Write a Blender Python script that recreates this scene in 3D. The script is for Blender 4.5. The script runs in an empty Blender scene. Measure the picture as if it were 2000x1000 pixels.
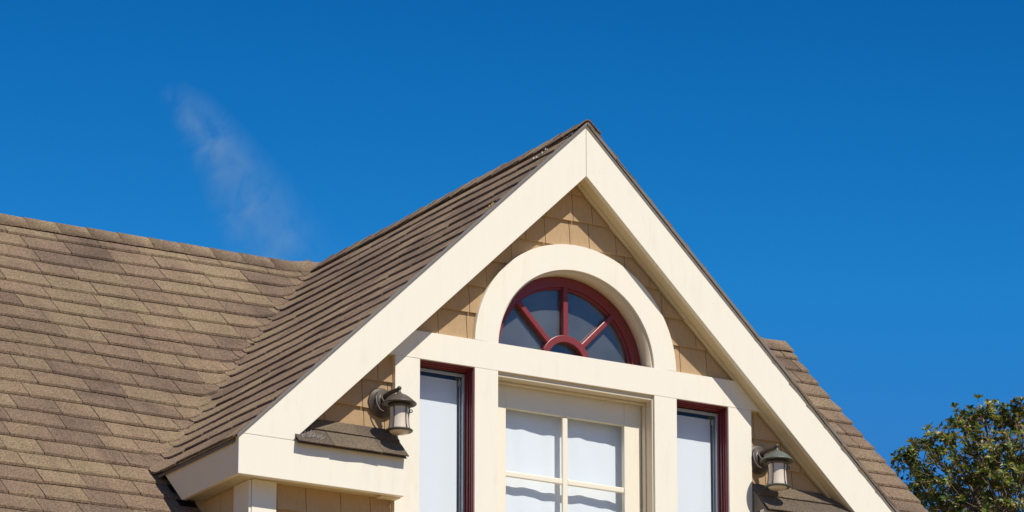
import bpy, math, random
from mathutils import Vector, Matrix
random.seed(7)
S = bpy.context.scene
COL = S.collection
PI = math.pi
# ------------------------------------------------------------------ camera
CAM = Vector((-15.90446534, -26.23358405, -12.77819316))
YAW, PITCH = math.radians(30.3034), math.radians(16.8936)
FPX = 9467.3
Fv = Vector((math.sin(YAW)*math.cos(PITCH), math.cos(YAW)*math.cos(PITCH), math.sin(PITCH)))
Rv = Vector((math.cos(YAW), -math.sin(YAW), 0.0))
Uv = Rv.cross(Fv)
cd = bpy.data.cameras.new('camera')
cam = bpy.data.objects.new('camera', cd); COL.objects.link(cam)
cd.sensor_width = 36.0; cd.lens = FPX/2000*36.0
cd.clip_start = 0.5; cd.clip_end = 9000
cam.matrix_world = Matrix(((Rv.x, Uv.x, -Fv.x, CAM.x), (Rv.y, Uv.y, -Fv.y, CAM.y), (Rv.z, Uv.z, -Fv.z, CAM.z), (0, 0, 0, 1)))
S.camera = cam
S.render.resolution_x = 1024; S.render.resolution_y = 512
# ------------------------------------------------------------------ sun, sky, exposure
SUND = Vector((-0.16, 1.0, -1.30)).normalized()          # direction the light travels
sl = bpy.data.lights.new('sun', 'SUN'); sl.energy = 5.0; sl.angle = math.radians(0.5); sl.color = (1.0, 0.95, 0.86)
so = bpy.data.objects.new('sun', sl); COL.objects.link(so)
so.rotation_euler = SUND.to_track_quat('-Z', 'Y').to_euler()
so.location = (4, -20, 20)
elev = math.asin(-SUND.z); az = math.atan2(-SUND.x, -SUND.y)   # azimuth measured from +Y towards +X
W = bpy.data.worlds.new('World'); S.world = W; W.use_nodes = True
nt = W.node_tree; nt.nodes.clear()
sky = nt.nodes.new('ShaderNodeTexSky'); sky.sky_type = 'NISHITA'; sky.sun_disc = False
sky.sun_elevation = elev; sky.sun_rotation = az
sky.altitude = 1500; sky.air_density = 1.0; sky.dust_density = 0.0; sky.ozone_density = 4.0
bg = nt.nodes.new('ShaderNodeBackground'); bg.inputs[1].default_value = 0.10
wo = nt.nodes.new('ShaderNodeOutputWorld')
L = nt.links.new
sep = nt.nodes.new('ShaderNodeSeparateColor'); com = nt.nodes.new('ShaderNodeCombineColor')
L(sky.outputs[0], sep.inputs[0])
# deeper, clearer blue: each channel of the sky graded by a power curve, levelling off towards the horizon
for ch, (ref, out_, pw, cap) in enumerate(((1.25, .09, 7.0, .30), (2.14, 1.50, 3.0, 2.02), (4.03, 4.6, 2.5, 5.6))):
    a = nt.nodes.new('ShaderNodeMath'); a.operation = 'DIVIDE'; L(sep.outputs[ch], a.inputs[0]); a.inputs[1].default_value = ref
    b = nt.nodes.new('ShaderNodeMath'); b.operation = 'POWER'; L(a.outputs[0], b.inputs[0]); b.inputs[1].default_value = pw
    c = nt.nodes.new('ShaderNodeMath'); c.operation = 'MULTIPLY'; L(b.outputs[0], c.inputs[0]); c.inputs[1].default_value = out_
    d = nt.nodes.new('ShaderNodeMath'); d.operation = 'MINIMUM'; L(c.outputs[0], d.inputs[0]); d.inputs[1].default_value = cap
    L(d.outputs[0], com.inputs[ch])
L(com.outputs[0], bg.inputs[0]); L(bg.outputs[0], wo.inputs[0])
S.view_settings.view_transform = 'Standard'; S.view_settings.look = 'None'
S.view_settings.exposure = 0.06; S.view_settings.gamma = 1.0; S.view_settings.use_curve_mapping = False
S.render.engine = 'CYCLES'
try:
    S.cycles.max_bounces = 8; S.cycles.transparent_max_bounces = 12; S.cycles.volume_bounces = 0
except Exception: pass
# ------------------------------------------------------------------ dimensions (x along the gable, y into the house, z up; metres)
Z0 = -14.4                       # ground
T = 0.9682; ZAP = -2.552; ZIN = -2.909; HZ = -2.529; WE = 2.555
M = 0.933; YR = 3.836; XR = 4.10
ZEB = -5.272
YT = 0.13                        # face of the trim
YS = 0.165                       # face of the siding
ZBT, ZBB = -4.116, -4.302        # band top, bottom
ZS = -4.13                       # centre of the arch
HN, HM = math.sqrt(1+T*T), math.sqrt(1+M*M)

def project(p):
    v = Vector(p)-CAM; d = v.dot(Fv)
    return 1000+FPX*v.dot(Rv)/d, 500-FPX*v.dot(Uv)/d
def unproject(u, v, dist):
    r = (Fv*FPX+Rv*(u-1000)-Uv*(v-500)).normalized()
    return CAM+r*dist
# ------------------------------------------------------------------ materials
def mat(name):
    m = bpy.data.materials.new(name); m.use_nodes = True
    n = m.node_tree; b = n.nodes['Principled BSDF']
    return m, n, b
def N(n, t, **k):
    o = n.nodes.new(t)
    for a, v in k.items(): setattr(o, a, v)
    return o
def ramp(n, stops):
    r = N(n, 'ShaderNodeValToRGB'); e = r.color_ramp.elements
    while len(e) < len(stops): e.new(0.5)
    for i, (p, c) in enumerate(stops): e[i].position = p; e[i].color = (*c, 1) if len(c) == 3 else c
    return r
def mixc(n, a, b, f, mode='MIX'):
    x = N(n, 'ShaderNodeMix', data_type='RGBA', blend_type=mode)
    for s, v in ((0, f), (6, a), (7, b)):
        if isinstance(v, (int, float)): x.inputs[s].default_value = v
        elif isinstance(v, tuple): x.inputs[s].default_value = (*v, 1)
        else: n.links.new(v, x.inputs[s])
    return x.outputs[2]
def wpos(n, scale=(1, 1, 1)):
    g = N(n, 'ShaderNodeNewGeometry'); mp = N(n, 'ShaderNodeMapping'); mp.inputs['Scale'].default_value = scale
    n.links.new(g.outputs['Position'], mp.inputs[0]); return mp.outputs[0]
def noise(n, vec, sc, det=4, rough=.6):
    t = N(n, 'ShaderNodeTexNoise'); t.inputs['Scale'].default_value = sc; t.inputs['Detail'].default_value = det
    t.inputs['Roughness'].default_value = rough; n.links.new(vec, t.inputs['Vector']); return t.outputs['Fac']
def bump(n, b, h, strength, dist):
    x = N(n, 'ShaderNodeBump'); x.inputs['Strength'].default_value = strength; x.inputs['Distance'].default_value = dist
    n.links.new(h, x.inputs['Height']); n.links.new(x.outputs[0], b.inputs['Normal']); return x

def paint(name, base, dirt, rough=.5, amount=.5, bs=.10):
    m, n, b = mat(name)
    v = wpos(n); vs = wpos(n, (7, 7, 1.2))
    a = noise(n, v, 3.0, 5); s = noise(n, vs, 2.2, 5, .65); g = noise(n, v, 60, 3)
    r1 = ramp(n, [(.50, (0, 0, 0)), (.85, (1, 1, 1))]); n.links.new(s, r1.inputs[0])
    r2 = ramp(n, [(.35, (0, 0, 0)), (.75, (1, 1, 1))]); n.links.new(a, r2.inputs[0])
    mm = N(n, 'ShaderNodeMath', operation='MULTIPLY'); n.links.new(r1.outputs[0], mm.inputs[0]); n.links.new(r2.outputs[0], mm.inputs[1])
    m2 = N(n, 'ShaderNodeMath', operation='MULTIPLY'); n.links.new(mm.outputs[0], m2.inputs[0]); m2.inputs[1].default_value = amount
    c = mixc(n, base, dirt, m2.outputs[0])
    # small flecks
    sp = N(n, 'ShaderNodeTexVoronoi'); sp.inputs['Scale'].default_value = 5.0; n.links.new(v, sp.inputs['Vector'])
    rs = ramp(n, [(.0, (1, 1, 1)), (.035, (0, 0, 0))]); n.links.new(sp.outputs['Distance'], rs.inputs[0])
    m3 = N(n, 'ShaderNodeMath', operation='MULTIPLY'); n.links.new(rs.outputs[0], m3.inputs[0]); m3.inputs[1].default_value = .35
    c = mixc(n, c, tuple(x*.45 for x in dirt), m3.outputs[0])
    n.links.new(c, b.inputs['Base Color']); b.inputs['Roughness'].default_value = rough
    hb = N(n, 'ShaderNodeMath', operation='ADD'); n.links.new(g, hb.inputs[0]); n.links.new(a, hb.inputs[1])
    bump(n, b, hb.outputs[0], bs, .004)
    return m
M_TRIM = paint('trim_paint', (.79, .735, .605), (.55, .46, .32), .45, .5, .06)
M_SASH = paint('sash_paint', (.78, .72, .57), (.58, .50, .36), .42, .3)
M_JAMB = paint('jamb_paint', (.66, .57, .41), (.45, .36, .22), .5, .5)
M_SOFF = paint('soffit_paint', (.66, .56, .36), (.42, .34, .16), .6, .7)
M_FASC = paint('fascia_paint', (.84, .73, .52), (.50, .43, .31), .55, .5)
M_RED = paint('maroon_paint', (.195, .028, .028), (.12, .022, .02), .38, .5)
M_GREY = paint('grey_vinyl', (.42, .46, .48), (.3, .32, .33), .4, .3)

def tinted(name, stops, gran, grain_scale, patch=None, rough=.9, bs=.6, bd=.003, lichen=False, dr=1.0, stretch=(1, 1, 1)):
    m, n, b = mat(name)
    g = N(n, 'ShaderNodeNewGeometry'); oi = N(n, 'ShaderNodeObjectInfo')
    ad = N(n, 'ShaderNodeMath', operation='ADD'); n.links.new(g.outputs['Random Per Island'], ad.inputs[0]); n.links.new(oi.outputs['Random'], ad.inputs[1])
    fr = N(n, 'ShaderNodeMath', operation='FRACT'); n.links.new(ad.outputs[0], fr.inputs[0])
    v = wpos(n)
    pn = noise(n, v, patch or 4.0, 3, .5)
    # tint = 0.55*random + 0.9*(noise-.5)
    ma = N(n, 'ShaderNodeMath', operation='MULTIPLY_ADD'); n.links.new(pn, ma.inputs[0]); ma.inputs[1].default_value = 1.5; ma.inputs[2].default_value = -.5
    mx = N(n, 'ShaderNodeMath', operation='MULTIPLY_ADD'); n.links.new(fr.outputs[0], mx.inputs[0]); mx.inputs[1].default_value = .5
    hf = N(n, 'ShaderNodeMath', operation='MULTIPLY'); n.links.new(ma.outputs[0], hf.inputs[0]); hf.inputs[1].default_value = .5
    n.links.new(hf.outputs[0], mx.inputs[2])
    r = ramp(n, stops); n.links.new(mx.outputs[0], r.inputs[0])
    gr = noise(n, wpos(n, stretch), grain_scale, 2, .7)
    rg = ramp(n, [(.28, (1-gran,)*3), (.72, (1+gran,)*3)]); n.links.new(gr, rg.inputs[0])
    c = mixc(n, r.outputs[0], rg.outputs[0], 1.0, 'MULTIPLY')
    if lichen:
        bn = noise(n, v, .9, 4, .6); rb = ramp(n, [(.3, (.94, .93, .90)), (.7, (1.25, 1.24, 1.18))]); n.links.new(bn, rb.inputs[0])
        c = mixc(n, c, rb.outputs[0], 1.0, 'MULTIPLY')
        st = noise(n, wpos(n, (6, .7, .7)), 1.3, 4, .6); rs = ramp(n, [(.35, (.93, .92, .90)), (.6, (1.10, 1.09, 1.07))]); n.links.new(st, rs.inputs[0])
        c = mixc(n, c, rs.outputs[0], 1.0, 'MULTIPLY')
        ln = noise(n, v, 9, 5, .7); rl = ramp(n, [(.70, (0, 0, 0)), (.78, (1, 1, 1))]); n.links.new(ln, rl.inputs[0])
        ml = N(n, 'ShaderNodeMath', operation='MULTIPLY'); n.links.new(rl.outputs[0], ml.inputs[0]); ml.inputs[1].default_value = .35
        c = mixc(n, c, (.16, .14, .085), ml.outputs[0])
    n.links.new(c, b.inputs['Base Color']); b.inputs['Roughness'].default_value = rough
    b.inputs['Specular IOR Level'].default_value = .25
    if 'Diffuse Roughness' in b.inputs: b.inputs['Diffuse Roughness'].default_value = dr
    bump(n, b, gr, bs, bd)
    return m
M_SH = tinted('asphalt_shingle', [(.0, (.130, .090, .065)), (.25, (.190, .130, .090)), (.50, (.222, .158, .102)), (.72, (.235, .176, .108)), (1., (.285, .225, .135))], .6, 85, 3.2, .95, .4, .003, True)
M_SH2 = tinted('asphalt_shingle_low', [(.0, (.12, .090, .066)), (.5, (.18, .135, .088)), (1., (.22, .175, .105))], .6, 110, 4, .95, .4, .003)
M_SID = tinted('siding_shingle_paint', [(.0, (.54, .375, .20)), (.5, (.575, .405, .22)), (1., (.61, .435, .24))], .07, 45, 6, .6, .5, .003, stretch=(2.2, 2.2, .25))
M_WALL = paint('wall_gap_shade_tan', (.24, .17, .095), (.3, .22, .13), .6, .4)  # wall tan darkened: shade in the gaps between siding shingles put into colour
M_DECK = paint('roof_edge', (.17, .145, .12), (.07, .06, .05), .8, .9)
M_EDGE = paint('drip_edge_metal', (.16, .148, .135), (.08, .07, .06), .6, .8)
M_FLASH_SHADE = paint('flashing_shade', (.035, .037, .038), (.02, .02, .02), .5, .5)  # near black: the eave's shadow is put into this colour
M_ROOM = paint('room_paint', (.17, .175, .18), (.12, .12, .13), .8, .2)
M_GAP_REFL = paint('gap_reflection_blue', (.30, .42, .50), (.2, .3, .36), .6, .3)  # blue-grey standing in for the reflection in the gap beside the blind

def glass(name, tint, refl, dust):
    m, n, b = mat(name); n.nodes.remove(b); out = n.nodes['Material Output']
    tr = N(n, 'ShaderNodeBsdfTransparent'); tr.inputs[0].default_value = (*tint, 1)
    gl = N(n, 'ShaderNodeBsdfGlossy'); gl.inputs['Roughness'].default_value = .01; gl.inputs['Color'].default_value = (1, 1, 1, 1)
    v = wpos(n); h = noise(n, v, 3.2, 2); bp = N(n, 'ShaderNodeBump'); bp.inputs['Strength'].default_value = .08; bp.inputs['Distance'].default_value = .05
    n.links.new(h, bp.inputs['Height']); n.links.new(bp.outputs[0], gl.inputs['Normal'])
    fr = N(n, 'ShaderNodeFresnel'); fr.inputs[0].default_value = 1.5
    gg = N(n, 'ShaderNodeNewGeometry'); iv = N(n, 'ShaderNodeMath', operation='SUBTRACT'); iv.inputs[0].default_value = 1; n.links.new(gg.outputs['Backfacing'], iv.inputs[1])
    m0 = N(n, 'ShaderNodeMath', operation='MULTIPLY'); n.links.new(fr.outputs[0], m0.inputs[0]); n.links.new(iv.outputs[0], m0.inputs[1])
    mu = N(n, 'ShaderNodeMath', operation='MULTIPLY'); n.links.new(m0.outputs[0], mu.inputs[0]); mu.inputs[1].default_value = refl; mu.use_clamp = True
    mx = N(n, 'ShaderNodeMixShader'); n.links.new(mu.outputs[0], mx.inputs[0]); n.links.new(tr.outputs[0], mx.inputs[1]); n.links.new(gl.outputs[0], mx.inputs[2])
    du = N(n, 'ShaderNodeBsdfDiffuse'); du.inputs[0].default_value = (.62, .64, .66, 1)
    ln_ = noise(n, v, 2.0, 5); lm = N(n, 'ShaderNodeMath', operation='MULTIPLY'); n.links.new(ln_, lm.inputs[0]); lm.inputs[1].default_value = dust*2
    m5 = N(n, 'ShaderNodeMixShader'); n.links.new(lm.outputs[0], m5.inputs[0]); n.links.new(mx.outputs[0], m5.inputs[1]); n.links.new(du.outputs[0], m5.inputs[2])
    n.links.new(m5.outputs[0], out.inputs[0]); return m
M_GL = glass('window_glass', (.95, .965, .975), 1.0, .008)
M_GLF = glass('fanlight_glass', (.80, .85, .88), 3.0, .07)
def simple(name, col, rough=.5, metal=0., ns=20, var=.25, bs=.2):
    m, n, b = mat(name); v = wpos(n); h = noise(n, v, ns, 4)
    c = mixc(n, tuple(x*(1-var) for x in col), tuple(min(1, x*(1+var)) for x in col), h)
    n.links.new(c, b.inputs['Base Color']); b.inputs['Roughness'].default_value = rough; b.inputs['Metallic'].default_value = metal
    bump(n, b, h, bs, .002); return m
M_BLIND = simple('blind_fabric', (.84, .85, .85), .8, 0, 3, .03, .1)
M_BRONZE = simple('aged_bronze', (.088, .070, .056), .45, .25, 45, .35)
M_PATINA = simple('green_patina', (.105, .120, .098), .5, .2, 40, .35)
M_GLOBE = simple('frosted_globe', (.62, .53, .42), .35, 0, 12, .08, .02)
M_WEB = simple('cobweb', (.34, .33, .32), .9, 0, 30, .2)
M_BARK = simple('bark', (.15, .11, .08), .9, 0, 30, .4)
M_GND = None

# ------------------------------------------------------------------ mesh helpers
WORLDLOC = {}
class MB:
    def __init__(s): s.v = []; s.f = []; s.sm = []
    def add(s, vs, fs, smooth=False):
        k = len(s.v); s.v += [tuple(v) for v in vs]
        for f in fs: s.f.append(tuple(i+k for i in f)); s.sm.append(smooth)
        return s
    def box(s, x0, x1, y0, y1, z0, z1):
        if x0 > x1: x0, x1 = x1, x0
        return s.add([(x0,y0,z0),(x1,y0,z0),(x1,y1,z0),(x0,y1,z0),(x0,y0,z1),(x1,y0,z1),(x1,y1,z1),(x0,y1,z1)],
                     [(0,1,5,4),(1,2,6,5),(2,3,7,6),(3,0,4,7),(4,5,6,7),(3,2,1,0)])
    def prism(s, pts, y0, y1):
        # pts in (x,z), counter-clockwise seen from -y
        a = sum(pts[i][0]*pts[(i+1) % len(pts)][1]-pts[(i+1) % len(pts)][0]*pts[i][1] for i in range(len(pts)))
        if a < 0: pts = pts[::-1]
        n = len(pts); v = [(x, y0, z) for x, z in pts]+[(x, y1, z) for x, z in pts]
        return s.add(v, [tuple(range(n)), tuple(range(2*n-1, n-1, -1))]+[((i+1) % n, i, i+n, (i+1) % n+n) for i in range(n)])
    def prismx(s, pts, x0, x1):
        # pts in (y,z)
        n = len(pts); v = [(x0, y, z) for y, z in pts]+[(x1, y, z) for y, z in pts]
        return s.add(v, [tuple(range(n-1, -1, -1)), tuple(range(n, 2*n))]+[(i, (i+1) % n, (i+1) % n+n, i+n) for i in range(n)])
    def tube(s, pts, rads, seg=8):
        pts = [Vector(p) for p in pts]; n = len(pts)
        if isinstance(rads, (int, float)): rads = [rads]*n
        k = len(s.v); up = None
        for i, p in enumerate(pts):
            d = (pts[min(i+1, n-1)]-pts[max(i-1, 0)]).normalized()
            if up is None:
                up = Vector((0, 0, 1)) if abs(d.z) < .9 else Vector((1, 0, 0))
            a = d.cross(up).normalized(); b = a.cross(d).normalized(); up = b
            for j in range(seg):
                t = 2*PI*j/seg; s.v.append(tuple(p+(a*math.cos(t)+b*math.sin(t))*rads[i]))
        for i in range(n-1):
            for j in range(seg):
                s.f.append((k+i*seg+j, k+i*seg+(j+1) % seg, k+(i+1)*seg+(j+1) % seg, k+(i+1)*seg+j)); s.sm.append(True)
        s.f.append(tuple(k+j for j in range(seg))[::-1]); s.sm.append(False)
        s.f.append(tuple(k+(n-1)*seg+j for j in range(seg))); s.sm.append(False)
        return s
    def lathe(s, prof, c, axis='z', seg=32):
        # prof: (radius, height)
        k = len(s.v); n = len(prof)
        for r, h in prof:
            r = max(r, 1e-4)
            for j in range(seg):
                t = 2*PI*j/seg
                s.v.append((c[0]+r*math.cos(t), c[1]+r*math.sin(t), c[2]+h) if axis == 'z' else (c[0]+r*math.cos(t), c[1]+h, c[2]+r*math.sin(t)))
        for i in range(n-1):
            for j in range(seg):
                q = (k+i*seg+j, k+i*seg+(j+1) % seg, k+(i+1)*seg+(j+1) % seg, k+(i+1)*seg+j)
                s.f.append(q); s.sm.append(True)
        return s
    def arc(s, ri, ro, a0, a1, y0, y1, n, c=(0, ZS)):
        k = len(s.v)
        for i in range(n+1):
            t = a0+(a1-a0)*i/n; ct, st = math.cos(t), math.sin(t)
            for r in (ri, ro):
                for y in (y0, y1): s.v.append((c[0]+r*ct, y, c[1]+r*st))
        for i in range(n):
            b = k+4*i; d = b+4
            for q, sm in (((b, b+2, d+2, d), False), ((b+1, d+1, d+3, b+3), False), ((b, d, d+1, b+1), True), ((b+2, b+3, d+3, d+2), True)):
                s.f.append(q); s.sm.append(sm)
        s.f.append((k, k+1, k+3, k+2)); s.f.append((k+4*n, k+4*n+2, k+4*n+3, k+4*n+1)); s.sm += [False, False]
        return s
    def build(s, name, m, parent=None, bevel=0, kind=None, label=None, recalc=True, sub=0):
        xs = list(zip(*s.v)); c = Vector([(min(a)+max(a))/2 for a in xs])
        me = bpy.data.meshes.new(name); me.from_pydata([(Vector(v)-c) for v in s.v], [], s.f)
        for p, q in zip(me.polygons, s.sm): p.use_smooth = q
        me.materials.append(m); me.validate()
        if recalc:
            import bmesh
            bm = bmesh.new(); bm.from_mesh(me); bmesh.ops.recalc_face_normals(bm, faces=bm.faces); bm.to_mesh(me); bm.free()
        me.update()
        o = bpy.data.objects.new(name, me); COL.objects.link(o)
        place(o, c, parent)
        if bevel:
            b = o.modifiers.new('bevel', 'BEVEL'); b.width = bevel; b.segments = 2; b.limit_method = 'ANGLE'; b.angle_limit = math.radians(40)
        if kind: o['kind'] = kind
        if label: o['label'] = label
        return o
def place(o, c, parent):
    WORLDLOC[o.name] = Vector(c)
    if parent is not None:
        o.parent = parent; o.location = Vector(c)-WORLDLOC[parent.name]
    else: o.location = c
def empty(name, loc, label=None, cat=None, group=None, parent=None):
    o = bpy.data.objects.new(name, None); COL.objects.link(o); o.empty_display_size = .2
    place(o, Vector(loc), parent)
    if label: o['label'] = label
    if cat: o['category'] = cat
    if group: o['group'] = group
    return o

# ------------------------------------------------------------------ ground
g, gn, gb = mat('ground_soil')
gv = wpos(gn); g1 = noise(gn, gv, .35, 6); g2 = noise(gn, gv, 9, 4)
gr_ = ramp(gn, [(.35, (.24, .18, .085)), (.5, (.33, .245, .115)), (.7, (.38, .285, .15))]); gn.links.new(g1, gr_.inputs[0])
gn.links.new(mixc(gn, gr_.outputs[0], (.31, .225, .105), g2), gb.inputs['Base Color']); gb.inputs['Roughness'].default_value = .95
bump(gn, gb, g2, .4, .02)
mb = MB(); k = 40
for i in range(k+1):
    for j in range(k+1): mb.v.append(((i/k-.5)*1600, (j/k-.5)*1600, Z0+.35*math.sin(i*1.7)*math.sin(j*1.3)*(1 if (abs(i-k/2) > 2 or abs(j-k/2) > 2) else 0)))
for i in range(k):
    for j in range(k): mb.f.append((i*(k+1)+j, (i+1)*(k+1)+j, (i+1)*(k+1)+j+1, i*(k+1)+j+1)); mb.sm.append(True)
mb.build('ground', g, kind='structure')

# ------------------------------------------------------------------ house
H = empty('house', (0, 3.5, Z0), 'cream and tan house with brown shingle roof and front gable with arched window', 'house')

# --- roof surface
def wave(x, y): return .005*math.sin(x*2.3+y*1.1)+.004*math.sin(y*3.7-x*1.9+1)
def zmain(x, y): return HZ-.020-M*(YR-y)+wave(x, y)
def zgab(x, y): return HZ-.016-T*abs(x)+.6*wave(x+3, y)
def zroof(x, y, k=.022):
    a, b = zmain(x, y), zgab(x, y); d = a-b
    return (a+b)/2+math.sqrt(d*d/4+k*k)-(k if abs(d) > 1e9 else 0) if abs(d) < .6 else max(a, b)+k*k/abs(d)
def xv(y): return (YR-y)*M/T            # valley, |x|
def yv(x): return YR-T*abs(x)/M
TH = .008
def shingle_mesh(grid, lift0, lift1, hn, th=TH, main=False):
    """grid[i][j]: plan points, i along the course, j from head (0) to butt (1)"""
    m = MB(); top = []; n = len(grid)
    for col in grid:
        a = []
        nj = len(col)
        for j, (x, y) in enumerate(col):
            f = j/(nj-1); l = (lift0+(lift1-lift0)*f)*hn
            z = zmain(x, y) if main and (y < 1.22 or abs(x) < xv(y)-.05) else zroof(x, y)
            a.append((x, y, z+l))
        top.append(a)
    nj = len(grid[0])
    for a in top:
        for p in a: m.v.append(p)
        for p in a: m.v.append((p[0], p[1], p[2]-th*hn))
    w = 2*nj
    for i in range(n-1):
        for j in range(nj-1):
            a, b = i*w+j, (i+1)*w+j
            m.f.append((a, b, b+1, a+1)); m.sm.append(False)
            m.f.append((a+nj, a+nj+1, b+nj+1, b+nj)); m.sm.append(False)
        a, b = i*w, (i+1)*w
        m.f.append((a+nj-1, b+nj-1, b+2*nj-1, a+2*nj-1)); m.sm.append(False)
        m.f.append((a, a+nj, b+nj, b)); m.sm.append(False)
    for i in (0, n-1):
        for j in range(nj-1):
            a = i*w+j; m.f.append((a, a+1, a+1+nj, a+nj)); m.sm.append(False)
    return m

EM = .1944; SM0 = .271
def row_cuts(a, b, ph, wid, jit):
    r = []; x = a-ph
    while x < b:
        w = wid+random.uniform(-jit, jit)
        r.append((max(x, a), min(x+w, b))); x += w
    return [q for q in r if q[1]-q[0] > .02]
shingles = []     # (mesh builder, which roof, priority, centre)
def gable_right_edge_px(v): return 1144+(v-240)*(1765-1144)/760.0
def priority(m, side):
    c = [sum(p[i] for p in m.v)/len(m.v) for i in range(3)]
    u, v = project(c)
    vis = -60 < u < 2060 and -20 < v < 1030
    if side == 'mr' and u < gable_right_edge_px(v): vis = False
    if side == 'gr': vis = False
    ps = [project(p) for p in m.v]
    ar = (max(p[0] for p in ps)-min(p[0] for p in ps))*(max(p[1] for p in ps)-min(p[1] for p in ps))
    return ar if vis else -1
rows = 23
EAVE_S = (YR+.45)*HM
phase = 0
k = 0
while True:
    s1 = SM0+EM*k; s0 = s1-EM-.035
    if k == 0: s0 = .02
    if s1 > EAVE_S: break
    phase = (phase+.145+random.uniform(-.03, .03)) % .34
    for side, (a, b) in (('ml', (-7.2, 0)), ('mr', (0, XR))):
        for (xa, xb) in row_cuts(a, b, phase, .325, .075):
            js = random.uniform(-.004, .004); lf = random.uniform(0, .004)
            y1 = YR-(s1+js)/HM; y0 = YR-s0/HM
            xl1, xl0 = xv(y1)-.03, xv(y0)-.03
            if y1 < yv(2.38): xl1 = 2.39
            if y0 < yv(2.38): xl0 = 2.39
            xa_, xb_ = xa+.0026, xb-.0026
            n = 3
            cols = []
            ok = True
            ys = [y0, y0+(y1-y0)*.5, y1]
            xls = [xl0, (xl0+xl1)/2, xl1]
            if side == 'ml':
                if xa_ > -xl0-.02: continue
                for i in range(n+1):
                    f = i/n; col = []
                    for yy, xl in zip(ys, xls):
                        e = min(xb_, -xl); e = max(e, min(xa_+.004, -xl0))
                        st = min(xa_, e-.003)
                        col.append((st+(e-st)*f, yy+random.uniform(-.0022, .0022)*(yy == y1)))
                    cols.append(col)
            else:
                if xb_ < xl0+.02: continue
                for i in range(n+1):
                    f = i/n; col = []
                    for yy, xl in zip(ys, xls):
                        st = max(xa_, xl); st = min(st, max(xb_-.004, xl0))
                        e = max(xb_, st+.003)
                        if xb > XR-.01: e = XR+random.uniform(0, .012)
                        col.append((st+(e-st)*f, yy))
                    cols.append(col)
            m = shingle_mesh(cols, .001, .0175+lf, HM, .0120, True)
            shingles.append([m, 'main', priority(m, side)])
    k += 1
# gable roof
EG = .1905; SG0 = .15; GF = -.022
k = 0; phase = .1
SLOPE_END = (WE+.035)*HN
while True:
    s1 = SG0+EG*k; s0 = s1-EG-.035
    if k == 0: s0 = .015
    last = False
    if s1 > SLOPE_END-.03: s1 = SLOPE_END; last = True
    phase = (phase+.15+random.uniform(-.04, .04)) % .34
    for sg in (-1, 1):
        x0, x1 = s0/HN, s1/HN
        yend = yv(x1)+.075+random.uniform(-.03, .03)
        cuts = row_cuts(-.007 if sg < 0 else GF, yend, phase, .32, .08)
        if cuts and len(cuts) > 1 and cuts[-1][1]-cuts[-1][0] < .12:
            cuts[-2] = (cuts[-2][0], cuts[-1][1]); cuts.pop()
        for ci, (ya, yb) in enumerate(cuts):
            lf = random.uniform(0, .005)+(.006 if sg > 0 else 0); js = random.uniform(-.006, .006)
            endp = yb > yend-.01; near = yb > yend-.55
            n = 8 if near else 3
            cols = []
            tilt = random.uniform(-.006, .006)
            wob = [random.uniform(-.0025, .0025)+tilt*(2*q_/n-1) for q_ in range(n+1)]
            front = random.uniform(-.003, .003) if ci == 0 else 0
            for i in range(n+1):
                f = i/n; col = []
                for j in range(3):
                    q = j/2; xx = x0+(x1+js-x0)*q+(wob[i] if j == 2 else 0)
                    st = ya+.0045+front; e = yb-.0045
                    if endp: e = yend+(1-q)*.12
                    col.append((sg*xx, st+(e-st)*f))
                cols.append(col)
            m = shingle_mesh(cols, .0015, .0128+lf, HN, .0083)
            shingles.append([m, 'gable', priority(m, 'gl' if sg < 0 else 'gr')])
    if last: break
    k += 1

# decks
YE = YR-EAVE_S/HM+.02
mb = MB()
def deck(pts, fn, th=.03, drop=.012):
    n = len(pts)
    v = [(x, y, fn(x, y)-drop) for x, y in pts]+[(x, y, fn(x, y)-drop-th) for x, y in pts]
    mb.add(v, [tuple(range(n)), tuple(range(2*n-1, n-1, -1))]+[((i+1) % n, i, i+n, (i+1) % n+n) for i in range(n)])
pm = lambda x, y: HZ-.020-M*(YR-y)
deck([(-7.18, YE), (-2.40, YE), (-2.40, yv(2.40)), (0, YR), (-7.18, YR)], pm)
deck([(2.40, YE), (XR-.02, YE), (XR-.02, YR), (0, YR), (2.40, yv(2.40))], pm)
pb = lambda x, y: HZ-.020-M*(y-YR)
deck([(-7.18, YR+.001), (XR-.02, YR+.001), (XR-.02, 8.1), (-7.18, 8.1)], pb)
main_roof = mb.build('main_roof', M_DECK, H)
mb = MB()
pg = lambda x, y: HZ-.016-T*abs(x)
for sg in (-1, 1):
    deck([(0, .044), (0, YR), (sg*(WE+.015), yv(WE+.015)), (sg*(WE+.015), .044)], pg, .022, .010)
gable_roof = mb.build('gable_roof', M_DECK, H)
# choose the individually built shingles
order = sorted(range(len(shingles)), key=lambda i: -shingles[i][2])
single = set(i for i in order[:300] if shingles[i][2] > 60)
rest = {'main': MB(), 'gable': MB()}
par = {'main': main_roof, 'gable': gable_roof}
for i, (m, r, p) in enumerate(shingles):
    if i in single: m.build('roof_shingle', M_SH, par[r])
    else: rest[r].add(m.v, m.f)
rest['main'].build('roof_shingle_field', M_SH, main_roof, kind='stuff')
rest['gable'].build('roof_shingle_field', M_SH, gable_roof, kind='stuff')
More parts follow.
